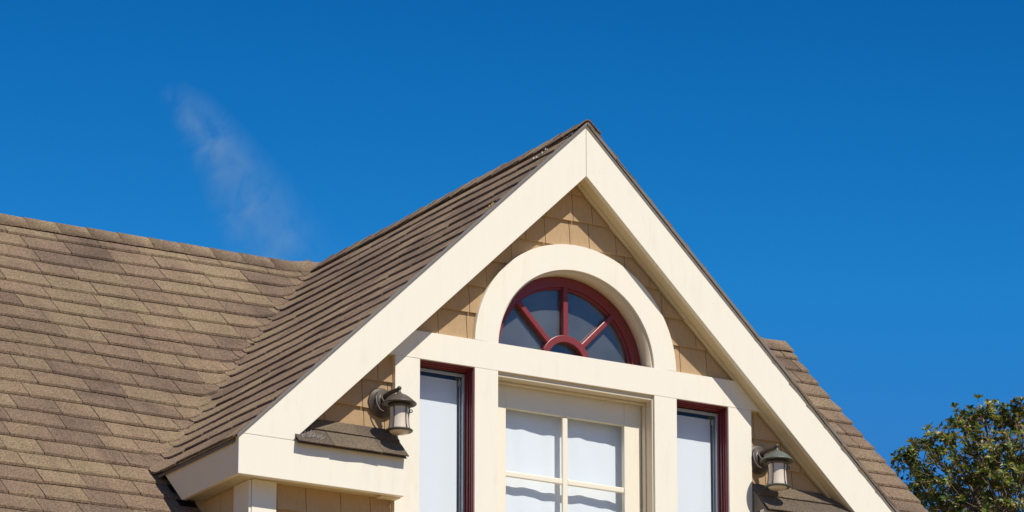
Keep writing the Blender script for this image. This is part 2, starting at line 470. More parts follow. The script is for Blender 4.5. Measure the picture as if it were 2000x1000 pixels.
# back slope courses
mb = MB()
for kk in range(28):
    s1 = .27+EM*kk; y1 = YR+s1/HM; y0 = y1-(EM+.03)/HM; ph = random.uniform(0, .3)
    for xa, xb in row_cuts(-7.2, XR, ph, .335, .03):
        z = lambda y, l: HZ-.02-M*(y-YR)+l*HM
        mb.add([(xa, y0, z(y0, .002)), (xb-.004, y0, z(y0, .002)), (xb-.004, y1, z(y1, .013)), (xa, y1, z(y1, .013)), (xa, y1, z(y1, .003)), (xb-.004, y1, z(y1, .003))],
               [(0, 1, 2, 3), (3, 2, 5, 4)])
mb.build('back_slope_shingles', M_SH, main_roof, kind='stuff')

# ridge caps
def cap_main(xa, xb, lift):
    m = MB(); sect = []
    for y, z in ((-.135, -.135*M+.026), (-.07, -.07*M+.024), (-.02, .004+.0), (.0, .010), (.02, .004), (.07, -.07*M+.024), (.135, -.135*M+.026)):
        sect.append((YR+y, HZ+z-.012))
    for x, lf in ((xa, lift), ((xa+xb)/2, lift*.5), (xb, 0)):
        for y, z in sect: m.v.append((x, y+random.uniform(-.002, .002), z+lf+wave(x, YR)))
        for y, z in sect: m.v.append((x, y, z+lf-.008+wave(x, YR)))
    n = len(sect); w = 2*n
    for i in range(2):
        for j in range(n-1):
            a, b = i*w+j, (i+1)*w+j
            m.f.append((a, b, b+1, a+1)); m.sm.append(True); m.f.append((a+n, a+n+1, b+n+1, b+n)); m.sm.append(False)
        for j in (0, n-1):
            a, b = i*w+j, (i+1)*w+j; m.f.append((a, a+n, b+n, b)); m.sm.append(False)
    for i in (0, 2):
        for j in range(n-1):
            a = i*w+j; m.f.append((a, a+1, a+1+n, a+n)); m.sm.append(False)
    m.v = [(a, b, c+.035*math.exp(-(a/.13)**2)) for a, b, c in m.v]
    return m
x = -4.8
capfar = MB()
xx = -7.2
while xx < -4.8: 
    mm_ = cap_main(xx, xx+.30, .009); capfar.add(mm_.v, mm_.f); xx += .2
capfar.build('ridge_cap_field', M_SH, main_roof, kind='stuff')
while x < -.36:
    cap_main(x, x+.36, .005+random.uniform(0, .002)).build('ridge_cap', M_SH, main_roof); x += .245
cap_main(-.36, .03, .004).build('ridge_cap', M_SH, main_roof)
x = XR+.008
while x > .7:
    mm_ = cap_main(x, x-.30, .009)
    if x > 3.3: mm_.build('ridge_cap', M_SH, main_roof)
    else: capfar.add(mm_.v, mm_.f)
    x -= .2
# gable ridge caps, each laps the one behind it
def cap_gable(ya, yb, lift):
    m = MB(); hw = .125 if ya > .0 else .10
    sect = [(-hw, -hw*T+.034), (-.06, -.06*T+.031), (-.016, .012), (0, .017), (.016, .012), (.06, -.06*T+.031), (hw, -hw*T+.034)]
    n = len(sect); w = 2*n
    for y, lf in ((ya, lift), (yb, 0)):
        for xx, z in sect: m.v.append((xx+random.uniform(-.003, .003), y, HZ-.020+z+lf+.6*wave(3, y)))
        for xx, z in sect: m.v.append((xx, y, HZ-.028+z+lf+.6*wave(3, y)))
    for j in range(n-1):
        a, b = j, w+j
        m.f += [(a, b, b+1, a+1), (a+n, a+n+1, b+n+1, b+n)]; m.sm += [False, False]
    for j in (0, n-1): m.f.append((j, j+n, w+j+n, w+j)); m.sm.append(False)
    for i in (0, 1):
        for j in range(n-1):
            a = i*w+j; m.f.append((a, a+1, a+1+n, a+n)); m.sm.append(False)
    return m
y = YR-.12
while y > -.02:
    ya = max(y-.19, -.03)
    cap_gable(ya+random.uniform(-.006, .006), y+.07, .009+random.uniform(0, .004)).build('ridge_cap', M_SH, gable_roof)
    y -= .19

# --- barge boards
zi_corner = ZIN-T*2.17
zr = lambda x: ZAP-T*abs(x)
zi = lambda x: ZIN-T*abs(x)
for sg in (-1, 1):
    g_ = .0012*sg
    xq = (ZAP-zi_corner)/T
    pts = [(g_, ZAP), (sg*xq, zi_corner+.0012), (sg*2.17, zi_corner+.0012), (g_, ZIN)]
    MB().prism(pts, 0, .042).build('barge_board', M_TRIM, H, bevel=.003)
    MB().prism([(sg*xq, zi_corner-.0008), (sg*WE, zr(WE)), (sg*WE, ZEB), (sg*1.367, ZEB), (sg*1.367, zi_corner-.0008)], 0, .045).build('return_board', M_TRIM, H, bevel=.003)
    # thin drip moulding under the shingle edge
    q = [(g_, ZAP+.002), (sg*(WE+.008), zr(WE+.008)+.002), (sg*(WE+.008), zr(WE+.008)-.010), (g_, ZAP-.010)]
    MB().prism(q, -.005, -.0005).build('drip_moulding', M_TRIM, H, bevel=.0015)
    if sg < 0:
        q = [(0, ZAP+.001), (-(WE+.018), zr(WE+.018)+.001), (-(WE+.018), zr(WE+.018)+.021), (0, ZAP+.021)]
        MB().prism(q, -.0165, -.0125).build('drip_edge', M_EDGE, H)
    else:
        q = [(.002, ZAP+.001), (WE+.018, zr(WE+.018)+.001), (WE+.018, zr(WE+.018)+.030), (.002, ZAP+.026)]
        MB().prism(q, -.0185, -.0125).build('starter_strip', M_DECK, H)
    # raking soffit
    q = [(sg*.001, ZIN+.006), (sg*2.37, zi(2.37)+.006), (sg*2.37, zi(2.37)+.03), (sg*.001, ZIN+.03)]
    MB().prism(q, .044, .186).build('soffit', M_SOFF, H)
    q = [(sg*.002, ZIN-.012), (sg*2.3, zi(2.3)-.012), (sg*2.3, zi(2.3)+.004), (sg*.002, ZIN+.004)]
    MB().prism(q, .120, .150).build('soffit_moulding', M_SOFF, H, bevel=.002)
    # side eave fascia, cut parallel to the main roof
    MB().prismx([(.0465, ZEB+.001), (.787, ZEB-.003), (1.08, -5.018), (.0465, -5.018)], sg*WE, sg*(WE-.03)).build('eave_fascia', M_FASC, H, bevel=.002)
    MB().box(sg*(WE-.031), sg*2.40, .046, .80, -5.262, -5.250).build('soffit', M_SOFF, H)
    # underside of the return
    MB().box(sg*2.552, sg*1.37, .046, .186, -5.255, -5.243).build('soffit', M_SOFF, H)
    MB().prism([(sg*1.50, -5.275), (sg*1.366, -5.275), (sg*1.366, -5.2555), (sg*1.50, -5.2555)], .05, .128).build('return_block', M_SOFF, H, bevel=.002)

# --- walls behind
mb = MB(); Y0, Y1 = .186, .298
def col(xa, xb, zb, zta, ztb): mb.prism([(xa, zb), (xb, zb), (xb, ztb), (xa, zta)], Y0, Y1)
top = lambda x: zi(x)+.02
col(-2.37, -1.375, Z0, top(2.37), top(1.375)); col(1.375, 2.37, Z0, top(1.375), top(2.37))
for sg in (-1, 1):
    col(*sorted((sg*1.374, sg*1.186)), Z0, top(1.374 if sg < 0 else 1.186), top(1.186 if sg < 0 else 1.374))
    col(*sorted((sg*1.185, sg*.776)), ZBB+.002, top(1.185 if sg < 0 else .776), top(.776 if sg < 0 else 1.185))
    col(*sorted((sg*.775, sg*.688)), Z0, top(.775 if sg < 0 else .688), top(.688 if sg < 0 else .775))
    col(*sorted((sg*.687, sg*.602)), Z0, -4.15, -4.15)
n = 24
for i in range(n):
    xa, xb = -.687+1.374*i/n, -.687+1.374*(i+1)/n
    za, zb_ = ZS+math.sqrt(max(0, .687**2-xa*xa)), ZS+math.sqrt(max(0, .687**2-xb*xb))
    mb.prism([(xa, za), (xb, zb_), (xb, top(xb)), (xa, top(xa))], Y0, Y1)
col(-.601, .601, -4.29, -4.15, -4.15)
for a, b in ((-1.185, -.776), (-.601, .601), (.776, 1.185)): col(a, b, Z0, -6.05, -6.05)
front_wall = mb.build('gable_wall', M_WALL, H)
mb = MB()
for sg in (-1, 1):
    a, b = sorted((sg*2.385, sg*2.355))
    mb.box(a, b, .299, 3.0, Z0, zi(2.385)+.0)
side_wall = mb.build('dormer_side_wall', M_WALL, H)
mb = MB()
mb.box(-6.9, -2.39, .35, .45, Z0, pm(0, .35)-.06); mb.box(2.39, 3.95, .35, .45, Z0, pm(0, .35)-.06)
for x0, x1 in ((-6.9, -6.8), (3.85, 3.95)):
    mb.prismx([(.451, Z0), (7.3, Z0), (7.3, pb(0, 7.3)-.06), (YR, HZ-.06), (.451, pm(0, .451)-.06)], x0, x1)
mb.box(-6.79, 3.84, 7.2, 7.3, Z0, pb(0, 7.3)-.06)
mb.build('main_wall', M_WALL, H)
for sg, xx in ((-1, -7.17), (1, XR-.03)):
    MB().prismx([(YE, pm(0, YE)-.045), (YR, HZ-.045), (8.08, pb(0, 8.08)-.045), (8.08, pb(0, 8.08)-.2), (YR, HZ-.22), (YE, pm(0, YE)-.2)], xx, xx+.025).build('barge_board', M_TRIM, H, bevel=.002)
MB().box(-7.14, -2.56, YE+.01, YE+.035, pm(0, YE)-.2, pm(0, YE)-.05).build('eave_fascia', M_FASC, H)
# strip along the side wall, near black for the eave shadow over its flashing
for sg in (-1, 1):
    v = []
    mb = MB()
    pts = [(-2.386*-sg if False else sg*2.387, .30), (sg*2.52, .30), (sg*2.52, yv(2.52)), (sg*2.387, yv(2.387))]
    vv = [(x, y, pm(x, y)+.022) for x, y in pts]+[(x, y, pm(x, y)+.0) for x, y in pts]
    mb.add(vv, [(0, 1, 2, 3), (7, 6, 5, 4), (0, 4, 5, 1), (1, 5, 6, 2), (2, 6, 7, 3), (3, 7, 4, 0)])
    mb.build('flashing_shade', M_FLASH_SHADE, H)
# corner boards
for sg in (-1, 1):
    MB().box(sg*2.39, sg*2.215, YT, .184, Z0, -5.257).build('corner_board', M_TRIM, H, bevel=.002)
    MB().box(sg*2.41, sg*2.3925, YT+.004, .345, Z0, -5.264).build('corner_board', M_TRIM, H, bevel=.002)

# --- siding shingles
EX = .187; ZK0 = -2.989
def clip(poly, a, b, c):
    """keep a*x+b*z<=c"""
    out = []
    for i in range(len(poly)):
        p, q = poly[i], poly[(i+1) % len(poly)]
        dp, dq = a*p[0]+b*p[1]-c, a*q[0]+b*q[1]-c
        if dp <= 0: out.append(p)
        if dp*dq < 0:
            t = dp/(dp-dq); out.append((p[0]+(q[0]-p[0])*t, p[1]+(q[1]-p[1])*t))
    return out
def area(p): return abs(sum(p[i][0]*p[(i+1) % len(p)][1]-p[(i+1) % len(p)][0]*p[i][1] for i in range(len(p))))/2
PENT_ZB = -4.812
nsid = 0; sidrest = MB()
for k in range(0, 20):
    zb = ZK0-EX*k; zt_ = zb+EX+.02
    ph = random.uniform(0, .2)
    x = -2.35-ph
    while x < 2.35:
        w = random.choice((.15, .19, .21, .215, .22, .25, .29)); jb = random.uniform(-.002, .002)
        base = [(x+.0024, zb+jb), (x+w-.0024, zb+jb+random.uniform(-.002, .002)), (x+w-.0024, zt_), (x+.0024, zt_)]; x += w
        pieces = []
        for reg in (['top'] if zb > ZBT-.06 else (['top', 'low'] if zb > ZBB-.06 and zt_ > ZBT else ['low'])):
            for sg in (-1, 1):
                p = clip(base, sg*-1, 0, .0) if False else base
                # soffit lines
                q = clip(base, T, 1, ZIN-.0); q = clip(q, -T, 1, ZIN-.0) if q else q
                if not q: continue
                if reg == 'top':
                    if sg > 0: continue
                    q = clip(q, 0, -1, -(ZBT-.01))
                    if not q: continue
                    cx = sum(a for a, b in q)/len(q); cz = sum(b for a, b in q)/len(q)
                    dx, dz = cx, cz-ZS; r = math.hypot(dx, dz)
                    if r < .80+.2:
                        if r > 1e-6: q = clip(q, -dx/r, -dz/r, -(.70+(dz*ZS)/r)) if dz > -.0 else clip(q, -1 if cx > 0 else 1, 0, -.70)
                else:
                    q = clip(q, 0, 1, ZBB+.006)
                    q = clip(q, -sg, 0, -1.30) if q else q
                    q = clip(q, sg, 0, 2.355) if q else q
                if q and area(q) > .0006: pieces.append(q)
        for q in pieces:
            m = MB(); n = len(q)
            def yf(z): return YS-.005+.022*(z-zb)/(EX+.02)
            v = [(a, yf(b), b) for a, b in q]+[(a, yf(b)+.007, b) for a, b in q]
            m.add(v, [tuple(range(n)), tuple(range(2*n-1, n-1, -1))]+[((i+1) % n, i, i+n, (i+1) % n+n) for i in range(n)])
            c = (sum(a for a, b in q)/n, YS, sum(b for a, b in q)/n); u, vv = project(c)
            if vv < 1015 and not (PENT_ZB < -99):
                m.build('siding_shingle', M_SID, front_wall); nsid += 1
            else: sidrest.add(m.v, m.f)
sidrest.build('siding_field', M_SID, front_wall, kind='stuff')
# side wall siding (in shade, left)
for sg in (-1, 1):
    for k in range(0, 14):
        zb = -5.42-EX*(k-2); zt_ = zb+EX+.02
        if zt_ > zi(2.385)+.02: zt_ = min(zt_, -5.21)
        if zt_-zb < .04: continue
        y = .35+random.uniform(-.15, 0)
        while y < 1.25:
            w = random.uniform(.16, .26); ya, yb = max(y, .347), min(y+w-.004, 1.25)
            if yb > ya:
                a = .4
                mb = MB().add([(sg*2.401, ya, zb), (sg*2.401, yb, zb), (sg*2.3865, yb, zt_), (sg*2.3865, ya, zt_), (sg*2.386, ya, zb), (sg*2.386, yb, zb)], [(0, 1, 2, 3), (0, 4, 5, 1), (1, 5, 2), (0, 3, 4)])
                if sg < 0 and k < 4: mb.build('siding_shingle', M_SID, side_wall)
                else: sidrest.v += []
            y += w

# --- casings
MB().prism([(-1.48, ZBT), (-1.70 if False else -1.48, ZBB), (1.58, ZBB), (1.58, ZBT)], YT, .184).build('band_board', M_TRIM, H, bevel=.0012)
for sg in (-1, 1):
    MB().box(sg*1.184, sg*1.366, YT+.002, .184, -6.1, ZBB-.0005).build('window_casing', M_TRIM, H, bevel=.0012)
    MB().box(sg*.600, sg*.775, YT+.0015, .184, -6.1, ZBB-.0005).build('window_casing', M_TRIM, H, bevel=.0012)
MB().arc(.600, .775, math.asin((ZBT+.0005-ZS)/.69), PI-math.asin((ZBT+.0005-ZS)/.69), YT+.001, .184, 56).build('arch_casing', M_TRIM, H, bevel=.0012)
MB().box(-1.40, 1.40, .06, .30, -6.16, -6.102).build('window_sill', M_TRIM, H, bevel=.004)

# --- central window
cw = empty('window', (0, .28, -6.1), parent=H, label='central cream sash window with small square panes')
for sg in (-1, 1):
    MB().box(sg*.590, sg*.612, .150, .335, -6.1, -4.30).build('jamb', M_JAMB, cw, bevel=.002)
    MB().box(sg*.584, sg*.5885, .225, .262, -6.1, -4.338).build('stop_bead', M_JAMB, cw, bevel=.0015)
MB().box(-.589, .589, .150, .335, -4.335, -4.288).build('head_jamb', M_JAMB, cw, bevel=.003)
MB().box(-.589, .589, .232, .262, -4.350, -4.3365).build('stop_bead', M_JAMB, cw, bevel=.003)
ZG = -4.497; PH = .4235; MW = .038
rowsz = [(ZG-(PH+MW)*i, ZG-(PH+MW)*i-PH) for i in range(3)]
ZGB = rowsz[-1][1]
for sg in (-1, 1): MB().box(sg*.455, sg*.5875, .28, .318, -6.095, -4.3385).build('stile', M_SASH, cw, bevel=.0025)
MB().box(-.4545, .4545, .2805, .318, ZG, -4.3385).build('top_rail', M_SASH, cw, bevel=.0025)
MB().box(-.4545, .4545, .2805, .318, -6.095, ZGB).build('bottom_rail', M_SASH, cw, bevel=.0025)
MB().prism([(-.020, ZGB), (.020, ZGB), (.020, ZG), (-.020, ZG)], .284, .306).build('muntin', M_SASH, cw, bevel=.006)
for i in range(2):
    zt_ = rowsz[i][1]
    for sg in (-1, 1): MB().box(sg*.0205, sg*.4545, .285, .306, zt_-MW, zt_).build('muntin', M_SASH, cw, bevel=.006)
for a, b in rowsz:
    for sg in (-1, 1): MB().box(sg*.0195, sg*.456, .3065, .3095, b-.001, a+.001).build('pane', M_GL, cw)
def blind(x0, x1, z0, z1, y, amp, parent, seed):
    rnd = random.Random(seed); m = MB(); nx, nz = 44, 30
    ph = [rnd.uniform(0, 6) for _ in range(6)]
    for i in range(nx+1):
        for j in range(nz+1):
            x = x0+(x1-x0)*i/nx; z = z0+(z1-z0)*j/nz
            d = amp*(math.sin(x*13+ph[0]+z*1.1)+.55*math.sin(x*31+ph[1]+z*2)+.35*math.sin(x*57+ph[2]))
            m.v.append((x, y+d, z))
    for i in range(nx):
        for j in range(nz):
            a = i*(nz+1)+j; m.f.append((a, a+nz+1, a+nz+2, a+1)); m.sm.append(True)
    return m.build('blind', M_BLIND, parent, recalc=False)
blind(-.57, .57, -6.05, -4.37, .366, .0042, cw, 3)

# --- side windows
for sg, lab in ((-1, 'narrow left window with maroon jambs and white blind'), (1, 'narrow right window with maroon jambs and white blind')):
    w = empty('window', (sg*.98, .2, -6.1), parent=H, label=lab)
    a, b = sorted((sg*.775, sg*1.184))
    for xe, s2 in ((a, 1), (b, -1)):
        # stepped maroon jamb
        MB().box(xe-s2*.014, xe+s2*.003, .150, .262, -6.1, -4.30).build('jamb', M_RED, w, bevel=.0015)
        for q, (ya, yb, pr) in enumerate(((.152, .166, .0075), (.180, .192, .0075), (.206, .222, .011), (.236, .248, .013))):
            MB().box(xe+s2*.0031, xe+s2*pr, ya, yb, -6.1, -4.3065).build('jamb_moulding', M_RED, w, bevel=.0015)
        MB().box(xe+s2*.0035, xe+s2*.024, .2485, .262, -6.1, -4.327).build('glazing_frame', M_GREY, w, bevel=.0015)
    MB().box(a+.0035, b-.0035, .150, .262, -4.306, -4.285).build('head_jamb', M_RED, w, bevel=.0015)
    for ya, yb, pr in ((.166, .182, .006), (.20, .216, .010), (.230, .2475, .0135)):
        MB().box(a+.014, b-.014, ya, yb, -4.306-pr, -4.3065).build('jamb_moulding', M_RED, w, bevel=.0015)
    MB().box(a+.0245, b-.0245, .2487, .262, -4.345, -4.3265).build('glazing_frame', M_GREY, w, bevel=.0015)
    MB().box(a+.006, b-.006, .264, .267, -6.09, -4.33).build('pane', M_GL, w)
    MB().box(b-.014, b-.002, .2685, .292, -6.09, -4.33).build('gap_reflection_strip', M_GAP_REFL, w)  # added strips, coloured like the bluish reflection seen in the gap
    MB().box(b-.034, b-.004, .322, .330, -6.09, -4.33).build('gap_reflection_strip', M_GAP_REFL, w)
    blind(a+.012, b-.040, -6.05, -4.36, .300, .0010, w, 11+sg)
    MB().tube([(b-.026, .285, -4.35), (b-.026, .285, -4.42), (b-.0255, .286, -5.9)], .0022, 6).build('blind_cord', M_BLIND, w)
    MB().box(b-.034, b-.018, .278, .300, -4.395, -4.362).build('blind_bracket', M_GREY, w, bevel=.002)

# --- fanlight
fw = empty('window', (0, .28, ZBT), parent=H, label='half round fanlight with maroon sunburst muntins')
a0 = math.asin(.0165/.6)
MB().arc(.588, .610, a0, PI-a0, .150, .33, 56).build('jamb', M_JAMB, fw)
MB().arc(.520, .5868, .02, PI-.02, .272, .322, 56).build('frame', M_RED, fw, bevel=.0025)
MB().arc(.507, .5195, .04, PI-.04, .290, .322, 56).build('glazing_bead', M_RED, fw)
MB().box(-.5868, .5868, .268, .322, ZBT+.002-.012, -4.073).build('bottom_rail', M_RED, fw, bevel=.002)
ahub = math.asin((-4.0725-ZS)/.165)
MB().arc(.140, .188, ahub, PI-ahub, .266, .312, 28).build('hub', M_RED, fw, bevel=.004)
for ang in (45.5, 90, 134.5):
    t = math.radians(ang); d = (math.cos(t), math.sin(t)); nrm = (-d[1], d[0])
    m = MB(); hw = .0185
    pts = [(d[0]*r+nrm[0]*s*hw, ZS+d[1]*r+nrm[1]*s*hw) for r, s in ((.186, -1), (.521, -1), (.521, 1), (.186, 1))]
    m.prism(pts, .2705, .312).build('muntin', M_RED, fw, bevel=.006)
cuts = [math.asin(.055/.53), math.radians(45.5), PI/2, math.radians(134.5), PI-math.asin(.055/.53)]
for i in range(4):
    m = MB(); n = 10; v = []
    for j in range(n+1):
        t = cuts[i]+(cuts[i+1]-cuts[i])*j/n
        for r in (.165, .515):
            z = max(ZS+r*math.sin(t), -4.085); v += [(r*math.cos(t), .3135, z), (r*math.cos(t), .3165, z)]
    f = []
    for j in range(n):
        k = 4*j; f += [(k, k+2, k+6, k+4), (k+1, k+5, k+7, k+3)]
    f += [(0, 1, 3, 2), (4*n, 4*n+2, 4*n+3, 4*n+1)]
    m.add(v, f).build('pane', M_GLF, fw)
m = MB(); v = [(0, .3135, -4.078)]; n = 14
for j in range(n+1):
    t = ahub+(PI-2*ahub)*j/n; v.append((.150*math.cos(t), .3135, max(ZS+.15*math.sin(t), -4.078)))
m.add(v, [(0, j+1, j+2) for j in range(n)]).build('pane', M_GLF, fw, recalc=False)
# rooms behind the glass
mb = MB()
for x0, x1, y1, z0, z1 in ((-.66, .66, 1.5, -4.28, -3.5), (-1.30, 1.30, 1.7, -6.3, -4.285)):
    mb.add([(x0, .299, z0), (x1, .299, z0), (x1, y1, z0), (x0, y1, z0), (x0, .299, z1), (x1, .299, z1), (x1, y1, z1), (x0, y1, z1)],
           [(0, 1, 2, 3), (4, 7, 6, 5), (1, 5, 6, 2), (3, 2, 6, 7), (0, 3, 7, 4)])
mb.build('room_lining', M_ROOM, H, recalc=False)

# --- little pent roofs over the returns
for sg in (-1, 1):
    yb, zb = .1625, -4.806; yf, zf = -.028, -5.020
    m = MB(); a, b = sorted((sg*2.158, sg*1.372))
    if True:
        m.prismx([(.0, zi_corner-.002), (.0, zi_corner+.002), (yf-.006, zf-.014), (yf-.011, zf-.010), (yb, zb-.006), (yb, zi_corner-.002)], a, b)
    pr = m.build('pent_roof', M_DECK, H)
    dy, dz = yf-yb, zf-zb; ln = math.hypot(dy, dz); ny, nz = dz/ln, -dy/ln   # outward normal
    ny, nz = (-abs(ny), abs(nz))
    for r, (f0, f1, ph) in enumerate(((-.0, .47, .12), (.40, 1.07, .0))):
        x = a-ph-.05
        while x < b-.01:
            w = random.uniform(.30, .36); x0_, x1_ = max(x+.0010, a), min(x+w-.0010, b+random.uniform(0, .008))
            x += w
            if x1_-x0_ < .03: continue
            l0, l1 = .001, .011+random.uniform(0, .003)+(.004 if r else 0)
            vv = []
            nseg = 3
            for i in range(nseg+1):
                xx = x0_+(x1_-x0_)*i/nseg; jf = random.uniform(-.012, .012)
                for (f, l) in ((f0, l0+.007), (f1+jf, l1+.007), (f1+jf, l1-.001), (f0, l0)):
                    vv.append((xx, yb+dy*f+ny*l, zb+dz*f+nz*l))
            ff = []
            for i in range(nseg):
                for j in range(4): ff.append((4*i+j, 4*i+(j+1) % 4, 4*i+4+(j+1) % 4, 4*i+4+j))
            ff += [(0, 1, 2, 3), (4*nseg+3, 4*nseg+2, 4*nseg+1, 4*nseg)]
            MB().add(vv, ff).build('roof_shingle', M_SH2, pr)

# ------------------------------------------------------------------ wall lanterns
def lantern(xp, xa, zp, lab, shade_mat):
    Yw = YS-.001; YA = -.035
    R = empty('wall_lantern', (xp, Yw, zp), lab, 'wall lamp', 'wall lanterns beside the gable windows')
    # stepped round back plate (lathe along y)
    MB().lathe([(0, 0), (.097, 0), (.099, -.008), (.094, -.015), (.080, -.017), (.076, -.028), (.062, -.032), (.056, -.046), (.030, -.054), (0, -.056)], (xp, Yw, zp), 'y', 36).build('back_plate', M_BRONZE, R)
    z0 = zp
    # arm: out from the plate, up and over to the top of the shade
    MB().tube([(xp, Yw-.03, z0+.015), (xp, Yw-.06, z0+.035), (xp*.5+xa*.5, Yw-.10, z0+.050), (xa, YA+.03, z0+.052), (xa, YA, z0+.053)], [.019, .017, .0155, .0145, .013], 10).build('arm', M_BRONZE, R)
    fin = MB().lathe([(0, .072), (.008, .070), (.0145, .062), (.0145, .055), (.008, .047), (.006, .042), (.010, .038), (.011, .030)], (xa, YA, z0), 'z', 18).build('finial', M_BRONZE, R)
    # scrolls hanging from the arm
    pts = []
    for i in range(17):
        t = i/16; a = 1.9+t*3.4; r = .072
        pts.append((xp-.040+.01*t, Yw-.040-.03*math.sin(t*PI), z0+.012+r*math.sin(a)*1.0-.01*t+.0))
    sc = [(xp-.045, Yw-.035, z0+.06), (xp-.062, Yw-.045, z0+.02), (xp-.060, Yw-.055, z0-.025), (xp-.040, Yw-.065, z0-.062), (xp-.012, Yw-.075, z0-.078), (xp+.002, Yw-.078, z0-.068), (xp+.004, Yw-.078, z0-.058), (xp-.004, Yw-.078, z0-.056)]
    MB().tube(sc, [.006, .006, .0055, .005, .005, .005, .005, .004], 8).build('scroll', M_BRONZE, R)
    sc = [(xp-.012, Yw-.04, z0+.05), (xp-.026, Yw-.055, z0+.02), (xp-.020, Yw-.075, z0-.01), (xp+.004, Yw-.095, z0-.026), (xp+.024, Yw-.10, z0-.022), (xp+.028, Yw-.10, z0-.012)]
    MB().tube(sc, [.009, .0085, .008, .007, .006, .006], 8).build('scroll', M_BRONZE, R)
    # shade
    MB().lathe([(.010, .040), (.018, .034), (.022, .027), (.044, .019), (.070, .002), (.092, -.018), (.109, -.034), (.113, -.039), (.110, -.043), (.102, -.039), (.084, -.022), (.06, -.006), (.03, .008), (.004, .012)], (xa, YA, z0-.008), 'z', 40).build('shade', shade_mat, R)
    # glass globe, waisted
    zt_, zb_ = z0-.040, z0-.222
    gl = []
    for i in range(15):
        t = i/14; r = .0645-.0065*math.sin(t*PI)+.002*t
        gl.append((r, zt_-z0+(zb_-zt_)*t))
    gl += [(.063, zb_-z0-.010), (.050, zb_-z0-.020), (.022, zb_-z0-.026), (.0, zb_-z0-.028)]
    MB().lathe(gl, (xa, YA, z0), 'z', 36).build('globe', M_GLOBE, R)
    MB().lathe([(.064, -.046), (.072, -.046), (.072, -.070), (.067, -.074), (.064, -.074)], (xa, YA, z0), 'z', 32).build('collar', M_BRONZE, R)
    MB().lathe([(.064, -.216), (.084, -.218), (.090, -.223), (.087, -.229), (.066, -.231), (.064, -.226), (.064, -.216)], (xa, YA, z0), 'z', 36).build('ring', shade_mat, R)
    for ang in (-150, -75, -15, 60, 135):
        a = math.radians(ang)
        P = [(xa+r*math.cos(a), YA+r*math.sin(a), z0+z) for r, z in ((.071, -.050), (.0645, -.10), (.0625, -.15), (.066, -.19), (.076, -.222))]
        MB().tube(P, .0032, 6).build('cage_bar', M_BRONZE, R)
    # thumb screw loop
    a = math.radians(-12); cx, cy = xa+.079*math.cos(a), YA+.079*math.sin(a)
    pts = [(cx+.0095*math.cos(q), cy, z0-.088+.0095*math.sin(q)) for q in [i*PI/5 for i in range(11)]]
    MB().tube([(xa+.066*math.cos(a), YA+.066*math.sin(a), z0-.11), (cx-.008, cy, z0-.094)], .003, 6).build('screw', M_BRONZE, R)
    MB().tube(pts, .0032, 6).build('screw', M_BRONZE, R)
    MB().lathe([(0, -.232), (.008, -.232), (.008, -.246), (.0, -.252)], (xa, YA, z0), 'z', 12).build('bottom_knob', M_BRONZE, R)
    return R
lantern(-1.452, -1.428, -4.632, 'brown bronze wall lantern beside the narrow left window, casting its shadow on the small roof', M_BRONZE)
lantern(1.432, 1.459, -4.632, 'wall lantern with green weathered shade beside the narrow right window', M_PATINA)

# ------------------------------------------------------------------ cobweb in the left corner
mb = MB(); rnd = random.Random(4)
for i in range(60):
    x0 = -2.12+rnd.random()*.12; f = rnd.random()
    p = Vector((x0, -.030+rnd.uniform(-.005, .012), -5.005+rnd.random()*.03))
    q = p+Vector((rnd.uniform(-.03, .08), rnd.uniform(-.002, .05), rnd.uniform(.005, .05)))
    q.z = min(q.z, zi(q.x)-.005)
    m_ = (p+q)/2+Vector((0, 0, -.008))
    mb.tube([p, m_, q], rnd.uniform(.0006, .0014), 3)
w = mb.build('cobweb', M_WEB); w['label'] = 'grey tangled cobweb in the left corner of the small roof under the white board'; w['category'] = 'cobweb'

# ------------------------------------------------------------------ bird droppings / lichen near the ridge
mb = MB(); rnd = random.Random(9)
def blobs(cnt, x0, x1, y0, y1, r, nm, col_, lab):
    mb = MB()
    for i in range(cnt):
        x, y = rnd.uniform(x0, x1), rnd.uniform(y0, y1); rr = rnd.uniform(.4, 1)*r
        z = zroof(x, y)+.026*HN; n = 7
        v = [(x, y, z+.006)]+[(x+rr*math.cos(2*PI*j/n)*rnd.uniform(.5, 1.2), y+rr*2*math.sin(2*PI*j/n)*rnd.uniform(.5, 1.2), 0) for j in range(n)]
        v = [v[0]]+[(a, b, zroof(a, b)+.021*HN) for a, b, _ in v[1:]]
        mb.add(v, [(0, j+1, (j+1) % n+1) for j in range(n)], True)
    o = mb.build(nm, simple(nm, col_, .9, 0, 60, .3), gable_roof, kind='stuff', recalc=False)
    return o
blobs(7, -.26, -.16, .16, .30, .007, 'bird_droppings', (.5, .47, .4), '')
blobs(4, -.76, -.72, -.01, .03, .009, 'lichen', (.30, .23, .03), '')

